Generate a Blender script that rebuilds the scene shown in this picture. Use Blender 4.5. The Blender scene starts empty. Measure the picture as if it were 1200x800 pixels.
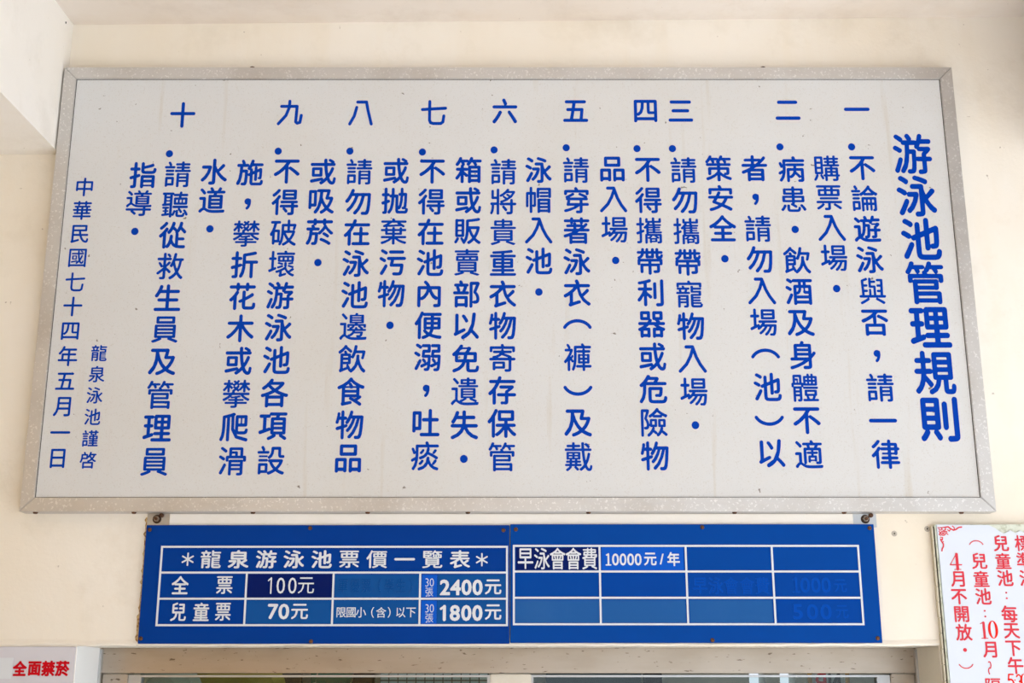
import bpy, bmesh, math, random
import numpy as np
from mathutils import Vector

random.seed(4)
SC = bpy.context.scene
COL = SC.collection

# ---------------------------------------------------------------- camera, world, light, exposure
F, PITCH = 1484.0, math.radians(15.3)
CAM = Vector((0.0, -3.15, 1.6))
cd = bpy.data.cameras.new('camera'); cam = bpy.data.objects.new('camera', cd); COL.objects.link(cam)
cd.sensor_width = 36.0; cd.lens = 36.0 * F / 1200.0; cd.clip_start = .05; cd.clip_end = 200
cam.location = CAM; cam.rotation_euler = (math.pi / 2 + PITCH, 0, 0)
SC.camera = cam

w = bpy.data.worlds.new('sky'); SC.world = w; w.use_nodes = True
nt = w.node_tree; bg = nt.nodes['Background']
sky = nt.nodes.new('ShaderNodeTexSky'); sky.sky_type = 'HOSEK_WILKIE'
sky.turbidity = 6.0; sky.ground_albedo = .5
_e = math.radians(48); _a = math.radians(128)      # sun behind the camera, to its right
SUN = Vector((math.sin(_a) * math.cos(_e), math.cos(_a) * math.cos(_e), math.sin(_e)))
sky.sun_direction = SUN
mx = nt.nodes.new('ShaderNodeMix'); mx.data_type = 'RGBA'
mx.inputs[0].default_value = .75
nt.links.new(sky.outputs[0], mx.inputs[6]); mx.inputs[7].default_value = (.89, .96, 1.06, 1)   # thin bright haze
nt.links.new(mx.outputs[2], bg.inputs[0]); bg.inputs[1].default_value = .75

sd = bpy.data.lights.new('sun', 'SUN'); sd.energy = 7.5; sd.angle = math.radians(1.0); sd.color = (1, .985, .97)
sun = bpy.data.objects.new('sun', sd); COL.objects.link(sun)
sun.location = (6, -8, 9); sun.rotation_euler = (-SUN).to_track_quat('-Z', 'Y').to_euler()

SC.view_settings.view_transform = 'Standard'; SC.view_settings.look = 'None'
SC.view_settings.gamma = 1.0; SC.view_settings.use_curve_mapping = False
SC.view_settings.exposure = 0.78

# ---------------------------------------------------------------- helpers
def at(px, py, Y=0.0):
    """point of the plane y = Y seen at photo pixel (px, py)"""
    u, v = (px - 600) / F, (400 - py) / F
    c, s = math.cos(PITCH), math.sin(PITCH)
    d = Vector((u, c - v * s, s + v * c))
    return CAM + d * ((Y - CAM.y) / d.y)

def at_x(px, py, X):
    u, v = (px - 600) / F, (400 - py) / F
    c, s = math.cos(PITCH), math.sin(PITCH)
    d = Vector((u, c - v * s, s + v * c))
    return CAM + d * ((X - CAM.x) / d.x)

def lin(r, g, b):
    f = lambda c: (c / 255 / 12.92) if c / 255 <= .04045 else ((c / 255 + .055) / 1.055) ** 2.4
    return (f(r), f(g), f(b), 1)

class Mat:
    def __init__(s, name, color, rough=.6, metal=0.0, spec=.5):
        s.m = bpy.data.materials.new(name); s.m.use_nodes = True
        s.t = s.m.node_tree; s.b = s.t.nodes['Principled BSDF']
        s.b.inputs['Base Color'].default_value = color
        s.b.inputs['Roughness'].default_value = rough
        s.b.inputs['Metallic'].default_value = metal
        s.b.inputs['Specular IOR Level'].default_value = spec
        s.col = None; s.color = color; s.h = None
        s.tc = s.t.nodes.new('ShaderNodeTexCoord').outputs['Object']
    def noise(s, scale, detail=4, stretch=(1, 1, 1), rough=.55, off=0.0):
        mp = s.t.nodes.new('ShaderNodeMapping'); mp.inputs['Scale'].default_value = stretch
        mp.inputs['Location'].default_value = (off, off, off)
        s.t.links.new(s.tc, mp.inputs[0])
        n = s.t.nodes.new('ShaderNodeTexNoise'); n.inputs['Scale'].default_value = scale
        n.inputs['Detail'].default_value = detail; n.inputs['Roughness'].default_value = rough
        s.t.links.new(mp.outputs[0], n.inputs['Vector']); return n.outputs['Fac']
    def ramp(s, fac, a, b):
        r = s.t.nodes.new('ShaderNodeMapRange'); r.inputs['From Min'].default_value = a
        r.inputs['From Max'].default_value = b; s.t.links.new(fac, r.inputs['Value']); return r.outputs[0]
    def mul(s, a, b):
        m = s.t.nodes.new('ShaderNodeMath'); m.operation = 'MULTIPLY'
        for i, v in enumerate((a, b)):
            if isinstance(v, (int, float)): m.inputs[i].default_value = v
            else: s.t.links.new(v, m.inputs[i])
        return m.outputs[0]
    def blend(s, fac, color):
        m = s.t.nodes.new('ShaderNodeMix'); m.data_type = 'RGBA'
        s.t.links.new(fac, m.inputs[0])
        if s.col is None: m.inputs[6].default_value = s.color
        else: s.t.links.new(s.col, m.inputs[6])
        m.inputs[7].default_value = color
        s.col = m.outputs[2]; s.t.links.new(s.col, s.b.inputs['Base Color']); return s
    def bump(s, fac, strength=.3, dist=.002):
        b = s.t.nodes.new('ShaderNodeBump'); b.inputs['Strength'].default_value = strength
        b.inputs['Distance'].default_value = dist; s.t.links.new(fac, b.inputs['Height'])
        if s.h is not None: s.t.links.new(s.h, b.inputs['Normal'])
        s.h = b.outputs[0]; s.t.links.new(s.h, s.b.inputs['Normal']); return s
    def rough(s, fac, a, b):
        r = s.t.nodes.new('ShaderNodeMapRange'); r.inputs['To Min'].default_value = a
        r.inputs['To Max'].default_value = b; s.t.links.new(fac, r.inputs['Value'])
        s.t.links.new(r.outputs[0], s.b.inputs['Roughness']); return s

def plaster(name, base, stain, spots=True, amt=.55):
    m = Mat(name, base, .85, 0, .2)
    m.blend(m.mul(m.ramp(m.noise(1.3, 5), .42, .68), amt), stain)
    m.blend(m.mul(m.ramp(m.noise(9, 3, (1, 1, .25)), .5, .8), .35), stain)
    m.blend(m.mul(m.ramp(m.noise(3.1, 6, off=9.3, rough=.7), .55, .72), .3), tuple(c * .78 for c in stain[:3]) + (1,))
    if spots:
        m.blend(m.mul(m.ramp(m.noise(55, 2, off=3.1), .75, .80), .5), lin(120, 95, 70))
    m.bump(m.noise(14, 4), .35, .004); m.bump(m.noise(120, 3), .25, .0015)
    return m.m

def link(o, parent=None):
    COL.objects.link(o)
    if parent is not None:
        o.parent = parent
    return o

def build(name, verts, faces, mat, parent=None, smooth=False):
    me = bpy.data.meshes.new(name); me.from_pydata([tuple(v) for v in verts], [], faces); me.update()
    me.materials.append(mat)
    if smooth:
        for p in me.polygons: p.use_smooth = True
    o = bpy.data.objects.new(name, me)
    if parent is not None:                      # verts are world: move to the parent's frame
        for v in me.vertices: v.co -= parent.location
    return link(o, parent)

def box(name, a, b, mat, parent=None, bevel=0.0):
    bm = bmesh.new(); add_box(bm, a, b)
    if bevel: bmesh.ops.bevel(bm, geom=bm.edges[:], offset=bevel, segments=2, affect='EDGES', clamp_overlap=True)
    return from_bm(name, bm, mat, parent)

def add_box(bm, a, b):
    x0, x1 = sorted((a[0], b[0])); y0, y1 = sorted((a[1], b[1])); z0, z1 = sorted((a[2], b[2]))
    v = [bm.verts.new(p) for p in ((x0,y0,z0),(x1,y0,z0),(x1,y1,z0),(x0,y1,z0),(x0,y0,z1),(x1,y0,z1),(x1,y1,z1),(x0,y1,z1))]
    for f in ((0,3,2,1),(4,5,6,7),(0,1,5,4),(1,2,6,5),(2,3,7,6),(3,0,4,7)): bm.faces.new([v[i] for i in f])

def from_bm(name, bm, mat, parent=None):
    bmesh.ops.recalc_face_normals(bm, faces=bm.faces[:])
    me = bpy.data.meshes.new(name); bm.to_mesh(me); bm.free(); me.materials.append(mat)
    if parent is not None:
        for v in me.vertices: v.co -= parent.location
    return link(bpy.data.objects.new(name, me), parent)

def prism(name, pts, y0, y1, mat, parent=None, bevel=0.0):
    """outline in x,z extruded from y0 (front) to y1"""
    bm = bmesh.new()
    f = [bm.verts.new((p[0], y0, p[1])) for p in pts]; g = [bm.verts.new((p[0], y1, p[1])) for p in pts]
    bm.faces.new(f); bm.faces.new(g[::-1])
    n = len(pts)
    for i in range(n): bm.faces.new((f[i], g[i], g[(i+1) % n], f[(i+1) % n]))
    if bevel: bmesh.ops.bevel(bm, geom=[e for e in bm.edges if all(abs(v.co.y - y0) < 1e-6 for v in e.verts)], offset=bevel, segments=2, affect='EDGES')
    return from_bm(name, bm, mat, parent)

def lathe_y(name, prof, c, mat, parent=None, n=16):
    """profile (radius, y) turned about the y axis through c"""
    vs, fs = [], []
    for r, y in prof:
        for k in range(n):
            a = 2 * math.pi * k / n; vs.append((c[0] + r * math.cos(a), y, c[2] + r * math.sin(a)))
    for i in range(len(prof) - 1):
        for k in range(n):
            a, b = i * n + k, i * n + (k + 1) % n; fs.append((a, b, b + n, a + n))
    fs.append(tuple(range(n))[::-1]); fs.append(tuple(range((len(prof)-1)*n, len(prof)*n)))
    bm = bmesh.new(); bv = [bm.verts.new(v) for v in vs]
    for f in fs: bm.faces.new([bv[i] for i in f])
    return from_bm(name, bm, mat, parent)

def thing(name, loc, label, cat, group=None, kind=None):
    o = bpy.data.objects.new(name, None); COL.objects.link(o); o.location = loc; o.empty_display_size = .05
    if label: o['label'] = label
    if cat: o['category'] = cat
    if group: o['group'] = group
    if kind: o['kind'] = kind
    return o

def tag(o, label=None, cat=None, group=None, kind=None):
    if label: o['label'] = label
    if cat: o['category'] = cat
    if group: o['group'] = group
    if kind: o['kind'] = kind
    return o

# ---------------------------------------------------------------- lettering: distance fields -> meshes
def seg_dist(P, S):
    """distance from points P (n,2) to segments S (m,2,2)"""
    out = np.full(len(P), 9.0, np.float32)
    A = S[:, 0].astype(np.float32); D = (S[:, 1] - S[:, 0]).astype(np.float32)
    L = np.maximum((D * D).sum(1), 1e-12)
    for i in range(0, len(P), 1500):
        q = P[i:i+1500, None, :] - A[None]
        t = np.clip((q * D[None]).sum(2) / L, 0, 1)
        r = q - D[None] * t[..., None]
        out[i:i+1500] = np.sqrt((r * r).sum(2).min(1))
    return out

def inside(P, S):
    x, y = P[:, 0][:, None], P[:, 1][:, None]
    x0, y0 = S[:, 0, 0][None], S[:, 0, 1][None]; x1, y1 = S[:, 1, 0][None], S[:, 1, 1][None]
    res = np.zeros(len(P), bool)
    for i in range(0, len(P), 1500):
        xx, yy = x[i:i+1500], y[i:i+1500]
        c = (y0 > yy) != (y1 > yy)
        xi = x0 + (yy - y0) * (x1 - x0) / np.where(y1 == y0, 1e-9, y1 - y0)
        res[i:i+1500] = np.where(c & (xx < xi), np.where(y1 > y0, 1, -1), 0).sum(1) != 0
    return res

def contour(F_, xs, ys, faces=False):
    """marching squares of F_ > 0. returns segments, and polygons if asked"""
    ins = F_ > 0
    full = ins[:-1, :-1] & ins[1:, :-1] & ins[:-1, 1:] & ins[1:, 1:]
    anyi = ins[:-1, :-1] | ins[1:, :-1] | ins[:-1, 1:] | ins[1:, 1:]
    segs, polys = [], []
    for j, i in zip(*np.nonzero(anyi & ~full)):
        cs = ((j, i), (j, i+1), (j+1, i+1), (j+1, i)); poly, cr = [], []
        for k in range(4):
            a, b = cs[k], cs[(k+1) % 4]; fa, fb = F_[a], F_[b]
            if fa > 0: poly.append((xs[a[1]], ys[a[0]]))
            if (fa > 0) != (fb > 0):
                t = fa / (fa - fb)
                p = (xs[a[1]] + (xs[b[1]] - xs[a[1]]) * t, ys[a[0]] + (ys[b[0]] - ys[a[0]]) * t)
                poly.append(p); cr.append((p, fa > 0))
        for k in range(0, len(cr)):
            if cr[k][1]: segs.append((cr[k][0], cr[(k+1) % len(cr)][0]))
        polys.append(poly)
    if faces:
        for j in range(full.shape[0]):
            row = full[j]; i = 0
            while i < len(row):
                if row[i]:
                    k = i
                    while k < len(row) and row[k]: k += 1
                    polys.append([(xs[i], ys[j]), (xs[k], ys[j]), (xs[k], ys[j+1]), (xs[i], ys[j+1])]); i = k
                else: i += 1
    return np.array(segs) if segs else np.zeros((0, 2, 2)), polys

def field_mesh(name, F_, xs, ys, mat, th=.0008):
    segs, polys = contour(F_, xs, ys, True)
    vs, fs, ix = [], [], {}
    def vid(p, y):
        k = (round(p[0], 5), round(p[1], 5), y)
        if k not in ix: ix[k] = len(vs); vs.append((p[0], y, p[1]))
        return ix[k]
    for p in polys:
        f = []
        for q in p:
            v = vid(q, 0.0)
            if v not in f: f.append(v)
        if len(f) > 2: fs.append(tuple(f))
    for a, b in segs:
        q = (vid(a, 0.0), vid(b, 0.0), vid(b, 1.0), vid(a, 1.0))
        if len(set(q)) == 4: fs.append(q)
    me = bpy.data.meshes.new(name); me.from_pydata(vs, [], fs); me.update(); me.materials.append(mat)
    return me

_tc = bpy.data.curves.new('tmp_text', 'FONT'); _to = bpy.data.objects.new('tmp_text', _tc); COL.objects.link(_to)
_tc.resolution_u = 2; _tc.size = 1.0
def outline(ch):
    """closed outline polylines of a character as segments"""
    _tc.body = ch
    bpy.context.view_layer.update()
    dg = bpy.context.evaluated_depsgraph_get(); cu = _to.to_curve(dg); S = []
    for sp in cu.splines:
        bp = sp.bezier_points; n = len(bp); pts = []
        for i in range(n):
            a, b = bp[i], bp[(i + 1) % n]
            p0, p1, p2, p3 = [np.array(v[:2]) for v in (a.co, a.handle_right, b.handle_left, b.co)]
            ln_ = np.linalg.norm(p3 - p0)
            k1, k2 = p1 - p0, p3 - p2
            bent = abs(k1[0] * (p3 - p0)[1] - k1[1] * (p3 - p0)[0]) + abs(k2[0] * (p3 - p0)[1] - k2[1] * (p3 - p0)[0])
            m_ = 1 if bent < 2e-4 * max(ln_, .01) else 3
            for t in range(m_):
                t /= m_; pts.append((1-t)**3*p0 + 3*(1-t)**2*t*p1 + 3*(1-t)*t*t*p2 + t**3*p3)
        for i in range(len(pts)): S.append((pts[i], pts[(i + 1) % len(pts)]))
    _to.to_curve_clear()
    return np.array(S, np.float32)

def strokes_field(strokes, P, shape):
    """strokes: list of (points, radius)"""
    F_ = np.full(shape, -9.0, np.float32)
    for pts, r in strokes:
        if len(pts) == 1: d = np.hypot(P[:, 0] - pts[0][0], P[:, 1] - pts[0][1])
        else: d = seg_dist(P, np.array([(pts[i], pts[i+1]) for i in range(len(pts)-1)], np.float32))
        F_ = np.maximum(F_, (r - d).reshape(shape))
    return F_

def arc(cx, cy, rx, ry, a0, a1, n=14):
    return [(cx + rx * math.cos(math.radians(a0 + (a1-a0)*k/n)), cy + ry * math.sin(math.radians(a0 + (a1-a0)*k/n))) for k in range(n+1)]

# glyphs drawn by hand, in a -0.5 .. 0.5 box
CUSTOM = {
 'DOT': [([(0, 0)], .13)], 'COL': [([(0, .16)], .05), ([(0, -.16)], .05)],
 '，': [([(-.02, .05)], .115), (arc(-.12, .03, .17, .26, 15, -60), .05)],
 'LP': [(arc(0, -.28, .50, .42, 28, 152), .056)], 'RP': [(arc(0, .28, .50, .42, 208, 332), .056)],
 'TLP': [(arc(0, -.28, .46, .42, 28, 152), .028)], 'TRP': [(arc(0, .28, .46, .42, 208, 332), .028)],
 'AST': [([(0, -.42), (0, .42)], .055), ([(-.37, -.21), (.37, .21)], .055), ([(-.37, .21), (.37, -.21)], .055)],
 '～': [(arc(.0, .2, .1, .21, 120, -60) , .035), (arc(0, -.2, .1, .21, 60, 240), .035)],
 'S4': [([(.09, .46), (.09, -.44)], .085), ([(.06, .46), (-.33, -.16)], .022), ([(-.33, -.18), (.34, -.18)], .035), ([(-.1, -.46), (.28, -.46)], .022)],
 'S1': [([(.02, .42), (.02, -.44)], .075), ([(-.18, .36), (.02, .46)], .022), ([(-.18, -.47), (.22, -.47)], .022)],
 'S3': [(arc(0, .22, .16, .22, 150, -80), .045), (arc(0, -.22, .19, .25, 80, -150), .045)],
 'S5': [([(.2, .44), (-.1, .44), (-.16, .08)], .045), (arc(-.02, -.16, .22, .28, 120, -150), .055)],
 'SO': None,
 '入': [([(-.20, .40), (.02, .40)], .056), ([(.02, .40), (.14, .05), (.27, -.2), (.43, -.42)], .056), ([(.03, .34), (-.06, .08), (-.2, -.18), (-.43, -.42)], .056)],
 '八': [([(-.18, .20), (-.26, -.12), (-.42, -.42)], .056), ([(-.15, .40), (.18, .40), (.24, .1), (.38, -.42)], .056)],
 '七': [([(-.43, .12), (.43, .17)], .056), ([(-.16, .42), (-.16, -.28), (-.12, -.37), (-.02, -.40), (.26, -.40), (.34, -.34), (.37, -.12)], .056)],
 '九': [([(-.33, .24), (.25, .24), (.22, -.34), (.28, -.39), (.38, -.36), (.42, -.1)], .056), ([(-.03, .43), (-.04, .2), (-.15, -.1), (-.42, -.41)], .056)],
 'N1': [([(.05, .33), (.05, -.33)], .035), ([(.05, .33), (-.10, .22)], .03)],
 'B1': [([(.05, .31), (.05, -.31)], .075), ([(.03, .30), (-.12, .20)], .055)],
 'F1': [([(.0, .32), (.0, -.31)], .06), ([(.0, .32), (-.12, .27)], .045), ([(-.16, -.33), (.16, -.33)], .04)],
}
GL = {}
def glyph(ch, mat, grow=.014, rnd=.9, N=84):
    """mesh of one character; rounded by an opening, then thickened by grow (em)"""
    key = (ch, mat.name, round(grow, 4), rnd)
    if key in GL: return GL[key]
    m = .08
    if ch in CUSTOM:
        xs = np.linspace(-.6, .6, N); ys = np.linspace(-.6, .6, N); X, Y = np.meshgrid(xs, ys)
        P = np.stack([X.ravel(), Y.ravel()], 1).astype(np.float32)
        if ch == 'SO':
            o = 1 - np.sqrt((X / .27) ** 2 + (Y / .5) ** 2); i = 1 - np.sqrt((X / .13) ** 2 + (Y / .46) ** 2)
            Fd = np.minimum(o, -i) * .2
        else: Fd = strokes_field(CUSTOM[ch], P, X.shape) + (grow - .021 if ch in '入八七九' else 0)
    else:
        S = outline(ch)
        x0, y0 = S.reshape(-1, 2).min(0); x1, y1 = S.reshape(-1, 2).max(0)
        if ord(ch) > 0x2e80: cx, cy = .5, .38      # keep the ideograph's own place in its em box
        else: cx, cy = (x0 + x1) / 2, (y0 + y1) / 2
        S = S - np.array([cx, cy], np.float32)
        if ord(ch) > 0x2e80: S = S - np.array([((x0+x1)/2 - cx) * .5, ((y0+y1)/2 - cy) * 1.0], np.float32)
        x0, y0 = S.reshape(-1, 2).min(0); x1, y1 = S.reshape(-1, 2).max(0)
        st = 1.12 / (N - 1)
        xs = np.arange(x0 - m, x1 + m + st, st); ys = np.arange(y0 - m, y1 + m + st, st); X, Y = np.meshgrid(xs, ys)
        P = np.stack([X.ravel(), Y.ravel()], 1).astype(np.float32)
        d = seg_dist(P, S); ins = inside(P, S); sd_ = np.where(ins, d, -d).reshape(X.shape)
        if grow > .01 and rnd and ord(ch) > 0x2e80:         # do not close the narrow gaps of dense characters
            q_ = -sd_[1:-1, 1:-1]; Xc, Yc = X[1:-1, 1:-1], Y[1:-1, 1:-1]
            gp = q_[(q_ > .012) & (Xc > x0) & (Xc < x1) & (Yc > y0) & (Yc < y1) & (q_ >= np.maximum(-sd_[1:-1, :-2], -sd_[1:-1, 2:])) & (q_ >= np.maximum(-sd_[:-2, 1:-1], -sd_[2:, 1:-1]))]
            if len(gp): grow = min(grow, max((.8 if grow > .025 else .5) * grow, .66 * float(np.percentile(gp, 30)) - .006))
        if rnd:
            c = sd_[1:-1, 1:-1]
            rid = c[(c > .012) & (c >= np.maximum(sd_[1:-1, :-2], sd_[1:-1, 2:])) & (c >= np.maximum(sd_[:-2, 1:-1], sd_[2:, 1:-1]))]
            a = min(.034, rnd * float(np.percentile(rid, 12))) if len(rid) else .015
            E, _ = contour(sd_ - a, xs, ys)
            nb_ = np.abs(sd_ - a).ravel() < .075; dd = np.full(len(P), .2, np.float32); dd[nb_] = seg_dist(P[nb_], E); dd = dd.reshape(X.shape); Fd = np.where(sd_ > a, dd, -dd) + a + grow
            Fd = np.maximum(Fd, sd_ + min(0.0, grow))       # keep thin strokes the opening would lose
        else: Fd = sd_ + grow
    GL[key] = me = field_mesh('character', Fd, xs, ys, mat)
    return me

def put(ch, p, sw, sh, mat, parent, Yf, base, grow=.014, rnd=.9, name='character', label=None, shear=0.0):
    me = glyph(ch, mat, grow, rnd)
    o = bpy.data.objects.new(name, me); COL.objects.link(o); o.parent = parent
    o.location = Vector((p.x, Yf, p.z)) - parent.location
    o.scale = (sw, base - Yf, sh)
    if label: o['label'] = label
    return o

def column(chars, a, b, sw, sh, mat, parent, Ypl, base, **kw):
    """characters spread evenly on the plane between pixel a and pixel b"""
    A, B = at(*a, Ypl), at(*b, Ypl); n = len(chars)
    for i, ch in enumerate(chars):
        p = A.lerp(B, i / max(1, n - 1))
        put(ch, p, sw, sh, mat, parent, Ypl, base, **kw)

# ---------------------------------------------------------------- materials
M_wall = plaster('cream_plaster', lin(238, 232, 222), lin(230, 217, 194))
M_ceil = plaster('ceiling_paint', lin(234, 225, 216), lin(222, 206, 188), amt=.45)
M_beam = plaster('beam_paint', lin(244, 240, 234), lin(236, 228, 214), amt=.3)
M_reveal = plaster('reveal_paint', lin(232, 226, 214), lin(214, 200, 178), amt=.4)
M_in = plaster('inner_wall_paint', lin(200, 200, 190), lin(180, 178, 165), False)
M_floor = Mat('concrete_floor', lin(208, 211, 214), .9)
M_floor.blend(M_floor.mul(M_floor.ramp(M_floor.noise(.8, 5), .4, .7), .5), lin(188, 190, 191)); M_floor = M_floor.m

m = Mat('board_enamel', lin(209, 210, 211), .42, 0, .45)
m.blend(m.mul(m.ramp(m.noise(2.2, 5, off=1.7), .45, .7), .35), lin(200, 195, 186))
m.blend(m.mul(m.ramp(m.noise(26, 3, (1, 1, .06), off=.4), .64, .76), .35), lin(190, 178, 158))
m.blend(m.mul(m.ramp(m.noise(320, 2), .60, .72), .35), lin(172, 160, 142))
m.blend(m.mul(m.ramp(m.noise(48, 3, off=7.7), .725, .75), .8), lin(92, 78, 62))
m.bump(m.noise(6, 2), .12, .004).bump(m.noise(400, 2), .12, .0006); M_panel = m.m

m = Mat('aluminium_rail', lin(206, 204, 202), .42, .75)
m.blend(m.mul(m.ramp(m.noise(170, 2), .60, .66), .6), lin(240, 239, 238))
m.blend(m.mul(m.ramp(m.noise(5, 4, off=2), .45, .7), .45), lin(176, 168, 158))
m.rough(m.noise(60, 3, (.15, 1, 1)), .34, .6); m.bump(m.noise(200, 2), .12, .0006); M_alu = m.m
m = Mat('plain_aluminium', lin(190, 192, 194), .35, .9); m.rough(m.noise(80, 3, (1, 1, .1)), .28, .5); M_alu2 = m.m

m = Mat('stainless_header', lin(182, 171, 158), .32, .9)
m.blend(m.mul(m.ramp(m.noise(95, 3, (.4, 1, 1.5), off=5), .645, .68), .75), lin(78, 64, 50))
m.blend(m.mul(m.ramp(m.noise(4, 4, (1, 1, 3)), .45, .7), .4), lin(150, 134, 112))
m.rough(m.noise(90, 3, (.04, 1, 1.5)), .26, .46); m.bump(m.noise(260, 2, (.02, 1, 1)), .1, .0005); M_steel = m.m

def enamel(name, c, dirt, rough=.38, spec=.06):
    m = Mat(name, c, rough, 0, spec); m.blend(m.mul(m.ramp(m.noise(7, 4), .5, .75), .25), dirt)
    m.bump(m.noise(30, 2), .05, .001); return m.m
M_blueL = enamel('blue_enamel_left', lin(0, 56, 140), lin(0, 60, 146))
M_blueR = enamel('blue_enamel_right', lin(0, 66, 151), lin(0, 70, 156))
M_patchA = enamel('blue_patch', lin(18, 78, 148), lin(34, 92, 158), .3)
M_patchB = enamel('faded_blue_patch', lin(34, 88, 154), lin(56, 104, 164), .3)
M_patchN = enamel('navy_patch', lin(6, 26, 92), lin(10, 32, 100), .3)
M_patchV = enamel('bright_blue_patch', lin(16, 86, 196), lin(22, 92, 200), .3)
M_ghost = enamel('covered_blue_print', lin(0, 72, 172), lin(0, 76, 176), .3)
M_patchC = enamel('dull_blue_patch', lin(0, 64, 152), lin(4, 68, 156), .3)
M_ghost2 = enamel('covered_dark_print', lin(12, 72, 142), lin(16, 76, 146), .3)
M_white = enamel('white_print', lin(214, 219, 226), lin(204, 210, 220))
M_ink = enamel('blue_lettering', lin(0, 60, 168), lin(0, 54, 156), .35)
M_red = enamel('red_lettering', lin(210, 60, 74), lin(222, 98, 106), .4)
M_red2 = enamel('bright_red_lettering', lin(226, 40, 30), lin(220, 40, 30), .4)
M_redD = enamel('deep_red_lettering', lin(196, 14, 30), lin(186, 14, 30), .4)
M_sheet = enamel('white_sheet', lin(214, 222, 234), lin(206, 212, 224), .35)
m = Mat('torn_foam', lin(214, 220, 206), .9); m.blend(m.ramp(m.noise(60, 4), .5, .65), lin(176, 182, 160)); m.bump(m.noise(90, 4), .6, .003); M_foam = m.m
M_acry = enamel('frosted_sheet', lin(208, 207, 216), lin(200, 198, 206), .35)
M_edge = enamel('old_wood_edge', lin(206, 198, 178), lin(130, 112, 88), .8)
m = Mat('rusty_screw', lin(70, 52, 42), .7, .4); m.blend(m.ramp(m.noise(300, 3), .45, .6), lin(120, 76, 46)); M_rust = m.m
M_dark = Mat('dark_gap', lin(30, 26, 24), .8).m
M_bolt = Mat('worn_bolt_steel', lin(170, 158, 144), .4, .8).m
M_wash = Mat('dark_washer', lin(62, 46, 36), .5, .6).m

# ---------------------------------------------------------------- setting
XB = -1.214                              # right face of the left ceiling beam
P_o1, P_o2 = at(90, 757), at(1101, 755.5)
OX0, OX1, OZ = P_o1.x, P_o2.x, at(600, 756).z
RD = .185                                # depth of the window reveal
LX, RX = -2.1, 3.2
zc0, zc1 = at(87, 29).z, at(1200, 19.5).z
bm = bmesh.new()
SILL = 1.0
add_box(bm, (LX, 0, OZ), (RX, .30, 3.7)); add_box(bm, (LX, 0, 0), (OX0, .30, OZ)); add_box(bm, (OX1, 0, 0), (RX, .30, OZ)); add_box(bm, (OX0, 0, 0), (OX1, .30, SILL))
wall = tag(from_bm('wall_back', bm, M_wall), kind='structure')
# thin bumpy plaster lip along the opening head
bm = bmesh.new(); n = 90
xa, xb = LX + .02, OX1
ring = []
for k in range(n + 1):
    x = xa + (xb - xa) * k / n; d = .002 + .003 * random.random(); z = OZ - .0005 - .0022 * random.random()
    ring.append([bm.verts.new(p) for p in ((x, -.0005, z + .014), (x, -d, z + .005), (x, -.0005, z))])
for a, b in zip(ring, ring[1:]):
    for i in range(2): bm.faces.new((a[i], a[i+1], b[i+1], b[i]))
lip = from_bm('plaster_lip', bm, M_wall, wall); 

def slope_box(name, x0, x1, y0, y1, zb0, zb1, zt, mat):
    """box from y0 (front) to y1 with underside height zb0 at front, zb1 at the wall"""
    v = [(x0,y0,zb0),(x1,y0,zb0),(x1,y1,zb1),(x0,y1,zb1),(x0,y0,zt),(x1,y0,zt),(x1,y1,zt),(x0,y1,zt)]
    return build(name, v, [(0,3,2,1),(4,5,6,7),(0,1,5,4),(1,2,6,5),(2,3,7,6),(3,0,4,7)], mat)
YF = -4.2
# ceiling underside runs from zc0 (left) to zc1 (right); very slightly falling towards the room
k = (at_x(64.5, 0, XB).z - zc0) / (at_x(64.5, 0, XB).y)
XR = at(1207, 20).x
cx0, cx1 = LX, RX
def zc(x): return zc0 + (zc1 - zc0) * (x - at(87, 29).x) / (at(1200, 19.5).x - at(87, 29).x)
v = [(cx0,YF,zc(cx0)+k*YF),(cx1,YF,zc(cx1)+k*YF),(cx1,0,zc(cx1)),(cx0,0,zc(cx0))]; v += [(a, b, 3.9) for a, b, c in v]
tag(build('ceiling', v, [(0,3,2,1),(4,5,6,7),(0,1,5,4),(1,2,6,5),(2,3,7,6),(3,0,4,7)], M_ceil), kind='structure')
zb = at(30, 181).z; q = at_x(0, 107, XB); sl = (q.z - zb) / q.y
b1 = tag(slope_box('trim_1', LX, XB, YF, 0, zb + sl * YF, zb, 3.9, M_beam), 'white plastered ceiling beam at the left of the big board', kind='structure')
tag(slope_box('trim_2', XR, XR + .45, YF, 0, zb, zb, 3.9, Mat('shading_beam_brown', lin(120, 104, 88), .8).m), 'unseen brown ceiling beam added at the right to shade the corner', kind='structure')  # unseen beam, added and coloured dark to shade the top right corner
p = at_x(77, 26.5, XB)
bm = bmesh.new(); bmesh.ops.create_uvsphere(bm, u_segments=8, v_segments=6, radius=.0035)
for vv in bm.verts: vv.co.x *= .3; vv.co += Vector((XB + .0005, p.y, p.z))
from_bm('nail_hole', bm, M_dark, b1)
M_far = plaster('far_wall_paint', lin(200, 170, 124), lin(180, 150, 108), False)
tag(box('wall_left', (LX - .2, -7.5, 0), (LX, .3, 3.9), M_far), kind='structure')
tag(box('wall_front_blocker', (LX, -5.4, 0), (-.1, -5.2, 3.9), M_far), kind='structure')  # unseen wall added to block front-left light; its yellow warms the left
tag(box('floor', (-14, -16, -.1), (14, 5, 0), M_floor), kind='structure')

# ---------------------------------------------------------------- window in the opening
win = thing('window_1', ((OX0 + OX1) / 2, RD, SILL), None, None, kind='structure')
def rect(name, px0, py0, px1, py1, Y, depth, mat, parent, bevel=.001):
    a = at(px0, py0, Y); b = at(px1, py1, Y)
    return box(name, (a.x, Y, b.z), (b.x, Y + depth, a.z), mat, parent, bevel)
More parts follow.
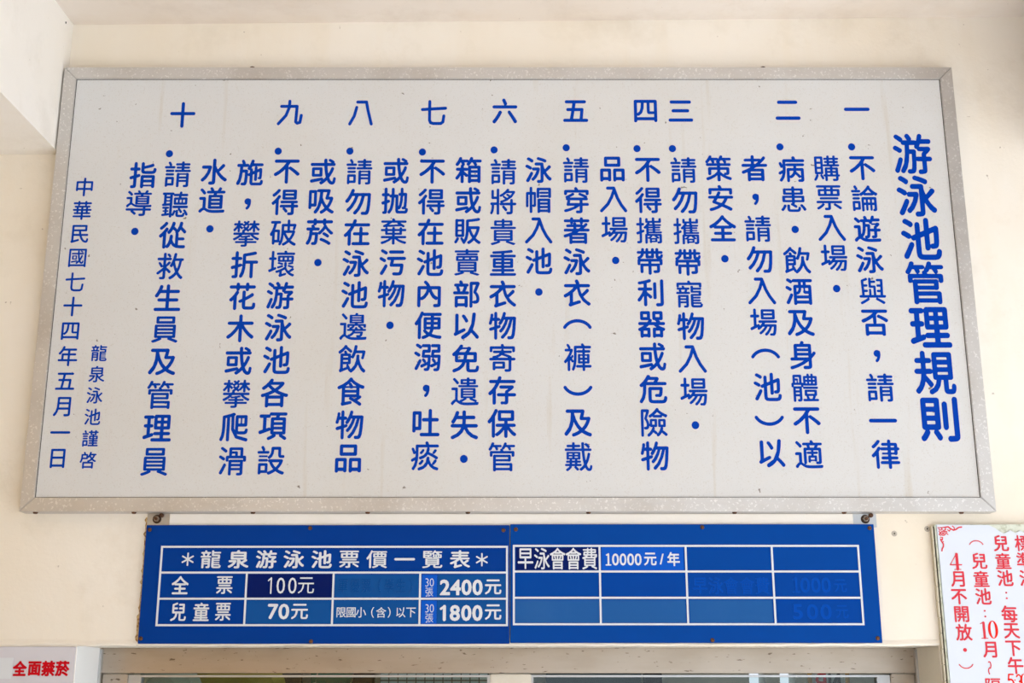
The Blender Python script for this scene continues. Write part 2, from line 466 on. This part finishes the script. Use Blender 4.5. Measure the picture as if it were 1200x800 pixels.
# reveal facing: left jamb whitened in colour for the light it catches, right one beige
tag(box('trim_3', (OX0, .0005, SILL), (OX0 + .0015, RD - .012, OZ - .0005), Mat('lit_jamb_white', lin(250, 250, 250), .6).m, None), 'left jamb of the ticket window, whitened for the light it catches', kind='structure')
tag(box('trim_4', (OX1 - .0015, .0005, SILL), (OX1, RD - .012, OZ - .0005), M_reveal, None), 'beige painted right jamb of the ticket window', kind='structure')
xl, xr = at(118, 775, RD).x, at(1073, 775, RD).x
zt = at(600, 759.5, RD).z
side = .0
header = box('header', (OX0, RD, at(600, 788.5, RD).z), (OX1, RD + .08, OZ), M_steel, win, .002)
box('corner_strip', (OX0 + .0, RD - .012, SILL), (OX0 + .008, RD, OZ - .004), M_alu2, win)
box('corner_strip', (OX1 - .008, RD - .012, SILL), (OX1, RD, OZ - .004), M_alu2, win)
zr = at(600, 790.5, RD).z; zr2 = at(600, 793.2, RD + .01).z
for a, b in ((124, 148.5), (574.5, 622.5), (1045, 1071)):     # jambs and middle post, stainless
    pa, pb = at(a, 797, RD).x, at(b, 797, RD).x
    if a == 124: pa = OX0 + .008
    if b == 1071: pb = OX1 - .008
    box('post', (pa, RD + .004, SILL), (pb, RD + .07, at(600, 789.5, RD).z), M_steel if a != 574.5 else M_reveal, win, .002)
m = Mat('window_glass', (1, 1, 1, 1), .02); t = m.t
for nd in list(t.nodes):
    if nd.type != 'OUTPUT_MATERIAL': t.nodes.remove(nd)
gl = t.nodes.new('ShaderNodeBsdfGlossy'); gl.inputs['Roughness'].default_value = .02; gl.inputs['Color'].default_value = (.9, .95, .95, 1)
tr = t.nodes.new('ShaderNodeBsdfTransparent'); tr.inputs['Color'].default_value = (.82, .88, .88, 1)
fr = t.nodes.new('ShaderNodeFresnel'); fr.inputs['IOR'].default_value = 1.5
mi = t.nodes.new('ShaderNodeMixShader'); out = [n_ for n_ in t.nodes if n_.type == 'OUTPUT_MATERIAL'][0]
t.links.new(fr.outputs[0], mi.inputs[0]); t.links.new(tr.outputs[0], mi.inputs[1]); t.links.new(gl.outputs[0], mi.inputs[2]); t.links.new(mi.outputs[0], out.inputs[0])
M_glass = m.m
def sash(a, b, lw, rw):
    x0, x1 = at(a, 797, RD).x, at(b, 797, RD).x
    Y0 = RD + .012
    box('sash_rail', (x0, Y0, zr2), (x1, Y0 + .03, zr), M_alu2, win, .001)
    box('sash_rail', (x0, Y0, SILL), (x1, Y0 + .03, SILL + .05), M_alu2, win, .001)
    box('sash_stile', (x0, Y0, SILL + .05), (x0 + lw, Y0 + .03, zr2), M_alu2, win, .001)
    box('sash_stile', (x1 - rw, Y0, SILL + .05), (x1, Y0 + .03, zr2), M_alu2, win, .001)
    box('pane', (x0 + lw, Y0 + .012, SILL + .05), (x1 - rw, Y0 + .017, zr2), M_glass, win)
sash(148.5, 574.5, .033, .008); sash(622.5, 1045, .006, .034)
box('window_sill', (OX0, -.03, SILL - .03), (OX1, RD + .08, SILL), M_steel, win, .003)

# room behind the window
Z2 = 2.7; BY = 3.0
def hole_wall(name, x0, x1, holes, z0, z1, Y, mat):
    bm = bmesh.new(); x = x0
    for a, b in holes:
        add_box(bm, (x, Y, 0), (a, Y + .15, Z2)); add_box(bm, (a, Y, 0), (b, Y + .15, z0)); add_box(bm, (a, Y, z1), (b, Y + .15, Z2)); x = b
    add_box(bm, (x, Y, 0), (x1, Y + .15, Z2)); return from_bm(name, bm, mat)
H = [(at(a, 796, BY).x, at(b, 796, BY).x) for a, b in ((223, 234), (878, 896), (914, 932))]
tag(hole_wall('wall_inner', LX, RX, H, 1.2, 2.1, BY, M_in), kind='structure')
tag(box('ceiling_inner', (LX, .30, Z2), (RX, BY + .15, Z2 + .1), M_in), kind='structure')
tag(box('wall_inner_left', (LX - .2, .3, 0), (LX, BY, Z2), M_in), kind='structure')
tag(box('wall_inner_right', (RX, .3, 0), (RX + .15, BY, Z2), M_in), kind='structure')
# tiled pillar with pale blue tiles, seen at the middle of the window
tx0, tx1 = at(445, 796, 2.2).x, at(572, 796, 2.2).x
pil = thing('tiled_pillar', ((tx0 + tx1) / 2, 2.3, 0), 'pillar faced with pale blue square tiles behind the left window pane', 'pillar')
M_tile = enamel('pale_blue_tile', lin(150, 172, 176), lin(130, 150, 152), .25)
box('core', (tx0, 2.212, 0), (tx1, 2.45, Z2), Mat('grout', lin(70, 74, 74), .9).m, pil)
tw = (tx1 - tx0) / 12
tmesh = None
for r in range(8):
    for c in range(12):
        x = tx0 + c * tw; z = 1.3 + r * .055
        if tmesh is None:
            bm = bmesh.new(); add_box(bm, (.0025, 0, .0025), (tw - .0025, .012, .0525))
            o = from_bm('tile', bm, M_tile); o.parent = pil; tmesh = o.data
        else:
            o = bpy.data.objects.new('tile', tmesh); link(o, pil)
        o.location = Vector((x, 2.2, z)) - pil.location
tl_ = thing('fill_tube', (.2, 1.6, Z2), 'unseen added lamp on the ceiling of the room behind the window', 'brightener')  # unseen glowing tube, added to brighten the room behind the glass
ml = Mat('fill_glow', (1, 1, 1, 1)); ml.b.inputs['Emission Color'].default_value = (1, .97, .9, 1); ml.b.inputs['Emission Strength'].default_value = 9
box('tube', (-.9, 1.55, Z2 - .07), (1.3, 1.62, Z2 - .03), ml.m, tl_); box('fitting', (-.95, 1.5, Z2 - .03), (1.35, 1.67, Z2), M_white, tl_)
# objects half seen inside
def disc(name, px, py, r, Y, mat, label, cat):
    c = at(px, py, Y); return tag(lathe_y(name, [(r * .55, Y - .10), (r * .85, Y - .06), (r, Y), (r * .97, Y + .015)], (c.x, 0, c.z), mat, n=32), label, cat)
disc('straw_hat', 196, 817, .115, 1.0, enamel('grey_green_weave', lin(150, 170, 160), lin(130, 150, 140), .8), 'rounded grey green crown near left end of the window', 'hat')
disc('round_float', 270, 822, .19, 1.2, enamel('olive_plastic', lin(150, 142, 60), lin(128, 120, 50), .5), 'rounded olive yellow top behind the left window pane', 'float')
def slab(name, a, b, Y, mat, label, cat, z0=1.2, z1=1.75, d=.06):
    x0, x1 = at(a, 796, Y).x, at(b, 796, Y).x
    o = box(name, (x0, Y, z0), (x1, Y + d, z1), mat, None, .004); return tag(o, label, cat)
M_green = Mat('speckled_green', lin(20, 96, 70), .6); M_green.blend(M_green.ramp(M_green.noise(40, 2), .62, .66), lin(210, 200, 170)); M_green = M_green.m
slab('notice_cloth', 364, 412, 2.6, M_green, 'dark green speckled board behind the left window pane', 'board', 0, 2.1)
slab('wooden_cabinet', 414, 438, 2.6, enamel('dark_wood', lin(48, 36, 30), lin(34, 26, 22), .5), 'dark brown upright cabinet behind window beside the pale tiles', 'cabinet', 0, 2.1)
slab('metal_locker', 308, 352, 2.6, enamel('dark_grey_metal', lin(62, 62, 56), lin(46, 46, 42), .5), 'dark grey locker behind the left window pane', 'locker', 0, 2.1)
slab('shelf_cabinet', 755, 776, 2.5, enamel('black_wood', lin(22, 20, 20), lin(16, 14, 14), .5), 'narrow black cabinet behind the right window pane', 'cabinet', 0, 2.1)
slab('tall_locker', 640, 752, 2.7, enamel('slate_metal', lin(66, 80, 86), lin(50, 62, 68), .5), 'slate grey locker at left behind the right window pane', 'locker', 0, 2.1)
slab('wooden_post', 948, 952, 2.0, enamel('ochre_wood', lin(190, 146, 60), lin(170, 126, 50), .6), 'thin ochre post left of the red lettering behind glass', 'post', 0, 2.6, .03)
slab('wooden_post', 992, 996, 2.0, bpy.data.materials['ochre_wood'], 'thin ochre post right of the black lettering behind glass', 'post', 0, 2.6, .03)
pb0, pb1 = at(953, 796, 2.02), at(991, 796, 2.02)
refl = thing('mirrored_letters', ((pb0.x + pb1.x) / 2, 2.02, 1.4), 'pale banner of red and black letters outdoors, modelled behind the window', 'reflection')  # glass reflection of outdoor lettering, modelled as a sheet inside the room
box('letter_backing', (pb0.x, 2.02, 1.45), (pb1.x, 2.03, 1.8), enamel('pale_reflection', lin(178, 188, 192), lin(160, 170, 176), .8), refl)
for px, mt in ((962, M_redD), (978, M_dark)):
    put('И' if mt is M_dark else 'Я', at(px, 799, 2.018), .075, .085, mt, refl, 2.018, 2.02, grow=.03, rnd=0, name='letter')

# ---------------------------------------------------------------- big rule board
YB = -.045
A0, A1 = at(75, 79, YB), at(1115, 78, YB); B0, B1 = at(22.5, 600.5, YB), at(1168, 597.5, YB)
bx0, bx1 = max(XB + .004, (A0.x + B0.x) / 2), (A1.x + B1.x) / 2
bz0, bz1 = (B0.z + B1.z) / 2, (A0.z + A1.z) / 2
print('board', bx0, bx1, bz0, bz1, A0, B0, A1, B1)
brd = thing('rule_board', ((bx0 + bx1) / 2, 0, bz0), 'large aluminium-framed white board of blue rules high on the cream wall', 'signboard')
FW = .0345; YP = YB + .006
box('panel', (bx0 + .012, YP, bz0 + .012), (bx1 - .012, YP + .012, bz1 - .012), M_panel, brd)
g = .0006
def rail(pts): return prism('frame_rail', pts, YB, -.001, M_alu, brd, .0018)
rail([(bx0 + g, bz1), (bx0 + FW + g, bz1 - FW), (bx1 - FW - g, bz1 - FW), (bx1 - g, bz1)])
rail([(bx0 + g, bz0), (bx0 + FW + g, bz0 + FW), (bx1 - FW - g, bz0 + FW), (bx1 - g, bz0)])
rail([(bx0, bz0 + g), (bx0 + FW, bz0 + FW + g), (bx0 + FW, bz1 - FW - g), (bx0, bz1 - g)])
rail([(bx1, bz0 + g), (bx1 - FW, bz0 + FW + g), (bx1 - FW, bz1 - FW - g), (bx1, bz1 - g)])
bm = bmesh.new()     # dark sealing line between panel and rails
for a, b in (((bx0+FW, bz0+FW), (bx1-FW, bz0+FW+.0016)), ((bx0+FW, bz1-FW-.0010), (bx1-FW, bz1-FW)), ((bx0+FW, bz0+FW), (bx0+FW+.0013, bz1-FW)), ((bx1-FW-.0013, bz0+FW), (bx1-FW, bz1-FW))):
    add_box(bm, (a[0], YP - .0004, a[1]), (b[0], YP, b[1]))
from_bm('sealing_line', bm, M_dark, brd)
for px in (39, 155, 295, 430, 548, 690, 862, 991, 1129):
    x = at(px, 601, YB).x
    bm = bmesh.new(); bmesh.ops.create_cone(bm, cap_ends=True, segments=10, radius1=.0045, radius2=.0065, depth=.004)
    for vv in bm.verts: vv.co += Vector((x, YB + .014, bz0 - .002))
    from_bm('screw', bm, M_rust, brd)
for px in (295, 895):
    x = at(px, 77, YB).x
    bm = bmesh.new(); bmesh.ops.create_uvsphere(bm, u_segments=12, v_segments=8, radius=.0085)
    for vv in bm.verts: vv.co.z *= .75; vv.co += Vector((x, YB + .012, bz1 + .001))
    from_bm('screw', bm, M_rust, brd)

E, EH = .0735, .0775
YL = YP - .0007
def col(s, a, b, sw=E, sh=EH, grow=.021, **kw):
    chars = [{'．': 'DOT', '（': 'LP', '）': 'RP'}.get(c, c) for c in s]
    column(chars, a, b, sw, sh, M_ink, brd, YL, YP, grow=grow, **kw)
for c, x, y in (('一',1004,128),('二',923,129),('三',797.5,130),('四',756.5,130),('五',674.5,130),('六',591.5,130),('七',508.5,132),('八',423.5,132),('九',340,132),('十',214,134.5)):
    col(c, (x, y), (x, y), .072, .078)
for x, y in ((998,172),(914,172),(788,174),(746.5,174),(663.5,173),(579,175.5),(495,178),(410,177),(326,177),(198.5,180)):
    col('．', (x, y), (x, y))
col('游泳池管理規則', (1069,180), (1101,491), .107, .121, .026)
col('不論遊泳與否，請一律', (1010.5,197), (1038,532))
col('購票入場．', (968.5,197), (980.5,338))
col('病患．飲酒及身體不適', (927.5,198), (948,532))
col('者，請勿入場（池）以', (884,197), (904,531))
col('策安全．', (842,197), (849.5,303))
col('請勿攜帶寵物入場．', (801,199), (815,498))
col('不得攜帶利器或危險物', (759,199), (767.5,534))
col('品入場．', (717.5,198), (721.5,305))
col('請穿著泳衣（褲）及戴', (675,199), (678,535))
col('泳帽入池．', (631,199), (631.5,342))
col('請將貴重衣物寄存保管', (590,201), (588,535))
col('箱或販賣部以免遺失．', (549,199), (543.5,537.5))
col('不得在池內便溺，吐痰', (506.5,201), (498,534))
col('或抛棄污物．', (464,200), (457,381))
col('請勿在泳池邊飲食物品', (421,201), (408,537))
col('或吸菸．', (378.5,201), (372.5,307.5))
col('不得破壞游泳池各項設', (336,201), (317.5,539))
col('施，攀折花木或攀爬滑', (293,202), (272,540))
col('水道．', (251,201), (246,268))
col('請聽從救生員及管理員', (208,204), (181,541))
col('指導．', (167.5,205), (158,271))
col('中華民國七十四年五月一日', (99,219), (67.5,537), .053, .056, .014)
col('龍泉泳池謹啓', (116,413.5), (103,539), .043, .045, .014)

# ---------------------------------------------------------------- steel brackets and bolts under the board
for px, lab in ((184, 'steel bolt plate above the left end of the blue price sign'), (1014, 'steel bolt plate above the right end of the blue price sign')):
    c = at(px, 608, -.004)
    br = thing('bolt_plate', (c.x, 0, c.z), lab, 'bracket')
    x0 = at(172.5 if px < 500 else 999.5, 608, -.004).x; x1 = at(199 if px < 500 else 1027, 608, -.004).x
    box('plate', (x0, -.004, c.z - .02), (x1, -.0002, bz0 - .0008), M_alu2, br, .0006)
    lathe_y('washer', [(.0098, -.0065), (.0112, -.004)], c, M_wash, br)
    lathe_y('nut', [(.0068, -.0125), (.0072, -.0065)], c, M_bolt, br, 6)
    lathe_y('bolt', [(.0032, -.019), (.0042, -.018), (.0042, -.0125)], c, M_rust, br, 10)
    p = at(px + (5 if px < 500 else 7), 600.5, -.012)
    lathe_y('small_screw', [(.003, -.012), (.0055, -.010), (.0055, -.004)], (p.x, 0, p.z - .006), M_rust, br, 10)
bs = box('backing_strip', (at(199.5, 608).x, -.006, at(600, 616).z), (at(999, 608).x, -.0005, bz0 - .001), M_beam, None, .0008)
tag(bs, 'thin white painted strip between the big board and the blue sign', 'strip')

# ---------------------------------------------------------------- blue price signs
YS = -.014
def sign(label, q, mat, table, hl, vl, screws):
    (tx0_, ty0_), (tx1_, _), (bx0_, by0_), (bx1_, by1_) = q
    a, b, c, d = at(*q[0], YS), at(*q[1], YS), at(*q[2], YS), at(*q[3], YS)
    x0, x1, z0, z1 = (a.x + c.x) / 2, (b.x + d.x) / 2, (c.z + d.z) / 2, (a.z + b.z) / 2
    s = thing('price_sign', ((x0 + x1) / 2, 0, z0), label, 'sign')
    box('panel', (x0, YS, z0), (x1, -.0065, z1), mat, s, .0008)
    bm = bmesh.new(); random.seed(11 + int(x0 * 10))
    def ln(xa, za, xb, zb_): add_box(bm, (xa, YS - .0012, za), (xb, YS, zb_))
    L = .0024
    zs = [at(600, y, YS).z for y in hl]
    vx = [((at(p0[0], p0[1], YS).x + at(p1[0], p1[1], YS).x) / 2, full) for p0, p1, full in vl]
    X0, X1 = vx[0][0], vx[-1][0]
    for z in zs: ln(X0 - L, z - L, X1 + L, z + L)
    for i, (x, full) in enumerate(vx):
        zz = [z for z in zs if full or z <= zs[1] + 1e-6]
        for p, q_ in zip(zz[1:], zz): ln(x - L, p + L, x + L, q_ - L)
    from_bm('table_lines', bm, M_white, s)
    for px, py in screws:
        p = at(px, py, YS); lathe_y('screw', [(.0022, YS - .003), (.0048, YS - .002), (.0052, YS)], (p.x, 0, p.z), M_rust, s, 12)
    return s
S1 = sign('blue price sign with swimming ticket prices in white, left of the pair', ((172.5, 615), (597, 615), (160.5, 754), (597, 754)), M_blueL, None,
          (640.5, 670.7, 701.3, 732.3), (((190.5,641),(183,732),1), ((289,672),(286.5,731),0), ((391,672),(389,731),0), ((492.6,672),(491.4,731),0), ((594,641),(594.2,732),1)),
          ((175.5, 620.5), (165, 748), (363.5, 618.5), (364.5, 751.5), (590, 621)))
S2 = sign('blue membership fee sign with mostly empty cells, right of the pair', ((598.2, 614), (1024.5, 614), (597.8, 753), (1033.5, 753)), M_blueR, None,
          (639.4, 669.4, 700.2, 731.2), (((602.5,640),(601.8,731),1), ((703,640),(703.6,731),1), ((803.8,640),(806,731),1), ((904.6,640),(908.5,731),1), ((1005.6,640),(1011.6,731),1)),
          ((604.5, 620), (823, 617.5), (1019, 618.5), (1028.5, 747.5), (835, 750)))
def patch(s, px0, py0, px1, py1, mat, label=None, y=YS - .0005):
    a = at(px0, py0, y); b = at(px1, py1, y)
    o = box('sticker', (a.x, y, b.z), (b.x, YS, a.z), mat, s); 
    if label: o['label'] = label
patch(S1, 289.5, 672.5, 389.5, 700, M_patchN, 'dark navy sticker'); patch(S1, 288.5, 703.5, 388.8, 731, M_patchA)
patch(S1, 392.5, 672.8, 491.5, 700, M_patchA); patch(S1, 391.5, 703.3, 490.5, 731, M_patchA)
patch(S1, 513, 673, 592.5, 699.5, M_patchA); patch(S1, 512.5, 703.3, 592.5, 731, M_patchA)
patch(S1, 494.5, 673.2, 512, 699.5, M_patchV, 'bright blue sticker'); patch(S1, 494, 703.5, 511.5, 731, M_patchV, 'bright blue sticker')
patch(S2, 604.6, 641.5, 701.3, 667.6, M_patchN, 'dark navy sticker'); patch(S2, 705, 641, 801.5, 668, M_patchV, 'bright blue sticker')
patch(S2, 603, 702.5, 702.3, 729.5, M_patchB); patch(S2, 705, 702.5, 804, 729.5, M_patchB); patch(S2, 808, 702.5, 906, 729.5, M_patchB)
patch(S2, 705, 672, 804, 698.5, M_patchC); patch(S2, 808, 672, 905.5, 698.5, M_patchC); patch(S2, 909, 672, 1006, 698.5, M_patchC); patch(S2, 911, 702.5, 1009.5, 729.5, M_patchC)
YT = YS - .0012
def wr(s, chars, xs, y, w, h, mat=M_white, grow=.012, rnd=.9, **kw):
    """row of characters at the given pixel xs; w, h in metres per em"""
    for ch, x in zip(chars, xs): put(ch, at(x, y, YT), w, h, mat, s, YT, YS - .0004, grow=grow, rnd=rnd, **kw)
def ev(a, b, n): return [a + (b - a) * i / (n - 1) for i in range(n)]
wr(S1, ['AST'], [220], 655, .034, .034); wr(S1, ['AST'], [564.7], 655.5, .034, .034)
wr(S1, '龍泉游泳池票價一覽表', ev(247, 539, 10), 655, .053, .046, grow=.022)
wr(S1, '全票', (211, 263), 685.3, .043, .047, grow=.018); wr(S1, '兒童票', (208.8, 235.7, 261.3), 716.6, .041, .047, grow=.016)
wr(S1, ['N1','0','0'], (316.5, 329, 342.6), 685.9, .046, .055, grow=.0); wr(S1, '元', [358.6], 685.7, .043, .046, grow=.0)
wr(S1, '70', (319.9, 332.6), 716.3, .054, .050, grow=.022); wr(S1, '元', [351], 716.3, .044, .042, grow=.016)
wr(S1, '限國小（含）以下', (399.8, 411.4, 423, 434.6, 446.6, 458, 469.5, 481.6), 717.3, .0258, .0265, grow=.006, rnd=0)
for y in (682.2, 712.6): wr(S1, '30', (500.4, 506), y, .024, .029, grow=-.012, rnd=0)
for y in (693.6, 724): wr(S1, '張', [503], y, .021, .024, grow=-.004, rnd=0)
wr(S1, '2400', (521.4, 533.8, 546.7, 559.6), 688, .050, .050, grow=.030, rnd=0); wr(S1, '元', [577.8], 687.5, .043, .041, grow=.018)
wr(S1, ['B1','8','0','0'], (519.5, 533, 546.4, 559.4), 718, .050, .050, grow=.030, rnd=0); wr(S1, '元', [577.8], 717, .043, .042, grow=.018)
wr(S2, '早泳會會費', (615.8, 635, 653.5, 672, 691), 654.3, .041, .056, grow=.010)
wr(S2, ['F1','0','0','0','0'], (713, 721.3, 730.1, 739, 747.8), 655.3, .036, .040, grow=.016, rnd=0); wr(S2, '元/年', (762, 775.5, 789.3), 654.8, .032, .035, grow=.024, rnd=0)
kw = dict(label='faint covered character')
wr(S2, '早泳會會費', (820.6, 839, 857, 875.5, 893.5), 685.9, .038, .043, M_ghost, .02, **kw)
wr(S2, ['F1','0','0','0'], (933, 943.5, 956, 968), 685.3, .050, .05, M_ghost, .02, 0, **kw); wr(S2, '元', [985], 686, .033, .036, M_ghost, .01, **kw)
wr(S2, '500', (935, 952, 968), 716.5, .058, .05, M_ghost, .02, 0, **kw); wr(S2, '元', [987], 716.5, .033, .036, M_ghost, .01, **kw)
wr(S1, '軍優票（學生）', ev(402, 483, 7), 686, .026, .036, M_ghost2, .01, 0, **kw)

# ragged old paint left along the edge of the left sign
ea, eb = at(172.2, 606, 0), at(161, 756, 0); bm = bmesh.new(); random.seed(8); prev = None
for k in range(46):
    t_ = k / 45; x = ea.x + (eb.x - ea.x) * t_; z = ea.z + (OZ - ea.z) * t_ + .0
    wd = .0015 + .0045 * random.random() ** 3 + (.004 * random.random() if t_ > .75 else 0)
    cur = [bm.verts.new(p) for p in ((x - wd, -.0002, z), (x - wd * .4, -.0022, z), (x + .004, -.0022, z))]
    if prev:
        for i in range(2): bm.faces.new((prev[i], cur[i], cur[i+1], prev[i+1]))
    prev = cur
m = Mat('flaking_paint', lin(206, 180, 130), .9); m.blend(m.ramp(m.noise(120, 3), .5, .6), lin(150, 104, 56)); from_bm('flaking_paint', bm, m.m, wall)

# ---------------------------------------------------------------- notice at the right
YN = -.02
nl = at(1097.5, 614.5, YN); nx = nl.x; nz1 = nl.z; nz0 = nz1 - .75; nx1 = nx + .85
nb = thing('opening_notice', ((nx + nx1) / 2, 0, nz0), 'white notice with red characters and torn top edge right of the blue signs', 'notice')
tl = [(nx, nz0), (nx1, nz0), (nx1, at(1199, 624, YN).z)]
random.seed(5)
for px, py in ((1240, 627), (1215, 622), (1200, 624), (1196, 621.5), (1190, 624.5), (1184, 621), (1179, 624), (1176, 625), (1171, 622), (1166, 618.5), (1158.5, 615)):
    p = at(px, py, YN); tl.append((p.x, p.z))
tl.append((nx, nz1)); tl[2] = (nx1, at(1240, 627, YN).z)
sheet = prism('sheet', tl, YN, YN + .004, M_sheet, nb)
box('foam_backing', (nx - .002, YN + .0042, nz0), (nx1, -.001, nz1 + .001), M_foam, nb)
bm = bmesh.new()
for k in range(20):
    z = nz1 - .002 - k * .037; dx = .0015 * random.random()
    add_box(bm, (nx - .0105 - dx, YN + .006, z - .036), (nx - .0075, -.002, z))
from_bm('wood_edge', bm, M_edge, nb)
box('dark_seam', (nx - .0072, YN + .008, nz0), (nx - .0045, -.003, nz1 - .004), M_dark, nb)
box('edge_strip', (nx - .0045, YN + .002, nz0), (nx - .002, -.003, nz1 - .002), M_foam, nb)
YR = YN - .0008
def nt_(items, w=.0405, h=.0415, mat=M_red, grow=.018, rnd=.6):
    for ch, x, y in items: put(ch, at(x, y, YR), w, h, mat, nb, YR, YN, grow=grow, rnd=rnd)
nt_([('S4', 1120, 658)], .040, .040, grow=0)
nt_([('月',1123,678.3),('不',1124,699),('開',1127,719.4),('放',1129.7,740.6)]); nt_([('DOT',1131,761.3)], .034, .034); nt_([('TRP',1132.3,780)], .040, .04)
nt_([('TLP',1144,636)], .040, .04)
nt_([('兒',1147.6,657),('童',1150,678),('池',1152.4,698.5),('月',1160.7,761)]); nt_([('COL',1154.4,718.8)], .045, .042)
nt_([('S1',1153,738)], .038, .041); nt_([('SO',1163.8,737.5)], .044, .042, M_red2); nt_([('～',1160,782.5)], .034, .036); nt_([('隔',1164,804)])
nt_([('兒',1173,636.3),('童',1175.6,657),('池',1178,677),('每',1183,719),('天',1185.6,739),('下',1187.7,759.5),('午',1190.3,779.5)], mat=M_red)
nt_([('COL',1179.6,697.5)], .045, .042)
nt_([('S5',1184.7,798)], .034, .036, M_red2); nt_([('COL',1189.8,799)], .03, .03, M_red2); nt_([('S3',1194.4,798.5),('SO',1200.5,798.5)], .034, .036, M_red2)
nt_([('標',1198.5,636.3),('準',1200.5,656.5),('池',1204,677)])
# red scroll ornament in the corner
c = at(1099, 616, YR)
pxm = 1 / 472.0
orn = []
def o_(pts, r): orn.append(([((x - 1099) * pxm, -(y - 616) * pxm) for x, y in pts], r * pxm))
o_([(1099,618),(1103,618),(1104,620),(1101,621),(1100,619.5)], .5); o_([(1104,618),(1107,617.5),(1108,620),(1105,621.5)], .5)
o_([(1108,617.5),(1111,617),(1114,619.5),(1117,621),(1120,620),(1123,617.8),(1126.5,617.3)], .75); o_([(1113,620.5),(1112,622),(1110,620.5)], .5); o_([(1116,616.2),(1118,618),(1117.5,620.5)], .5)
o_(arc(1104.5, 624.5, 2.6, 2.4, 0, 330, 14), .55); o_(arc(1104.5, 624.5, .8, .8, 0, 300, 8), .5); o_([(1107,622),(1109,622.5),(1108.5,624.5),(1110,626)], .5)
o_([(1100,622),(1101,624),(1099.8,626),(1101.5,627)], .5); o_([(1101,629),(1103.5,629.5),(1103,632),(1101,631)], .5)
o_([(1101,632),(1102.5,635),(1103.8,637),(1103.4,640),(1101.8,642.5),(1101.3,644.8)], .7); o_([(1104,634),(1102.8,635.5)], .5)
xs = np.linspace(-.004, .062, 130); ys = np.linspace(-.064, .004, 130); Xg, Yg = np.meshgrid(xs, ys)
Pg = np.stack([Xg.ravel(), Yg.ravel()], 1).astype(np.float32)
o = bpy.data.objects.new('corner_ornament', field_mesh('corner_ornament', strokes_field(orn, Pg, Xg.shape), xs, ys, M_red)); link(o, nb)
o.location = Vector((c.x, YR, c.z)) - nb.location; o.scale = (1, .0008, 1)

# ---------------------------------------------------------------- no smoking sign at lower left
YZ = -.004
z1 = OZ - .003; x1 = OX0 - .001; x0 = LX + .03
ns = thing('no_smoking_sign', ((x0 + x1) / 2, 0, z1 - .5), 'pale lilac sheet with red no smoking characters at the lower left', 'sign')
box('sheet', (x0, YZ, z1 - .5), (x1, -.0005, z1), M_acry, ns, .0006)
a = at(-30, 770.5, YZ); b = at(13.3, 795, YZ)
box('blank_label', (a.x, YZ - .001, b.z), (b.x, YZ, a.z), M_white, ns)
for ch, px in zip('全面禁菸', (23, 40.3, 56.4, 73)):
    put(ch, at(px, 783, YZ - .0012), .0325, .036, M_redD, ns, YZ - .0012, YZ, grow=.040, rnd=0)

# ---------------------------------------------------------------- plugs left in the wall
for px, py, lab in ((1048, 625, 'small white wall plug beside the right end of the blue sign'), (1086.5, 619.5, 'small white wall plug touching the edge of the red notice')):
    p = at(px, py, 0)
    pl = thing('wall_plug', (p.x, 0, p.z), lab, 'wall plug')
    lathe_y('collar', [(.0022, -.0008), (.0050, -.0016), (.0072, -.0002)], p, enamel('plug_plastic', lin(190, 182, 170), lin(120, 110, 98), .7) if 'plug_plastic' not in bpy.data.materials else bpy.data.materials['plug_plastic'], pl, 16)
    lathe_y('hole', [(.0017, -.0022), (.0019, -.0008)], p, M_dark, pl, 10)

bpy.data.objects.remove(_to); bpy.data.curves.remove(_tc)
print('tris', sum(len(p.vertices) - 2 for me in bpy.data.meshes for p in me.polygons), 'meshes', len(bpy.data.meshes))
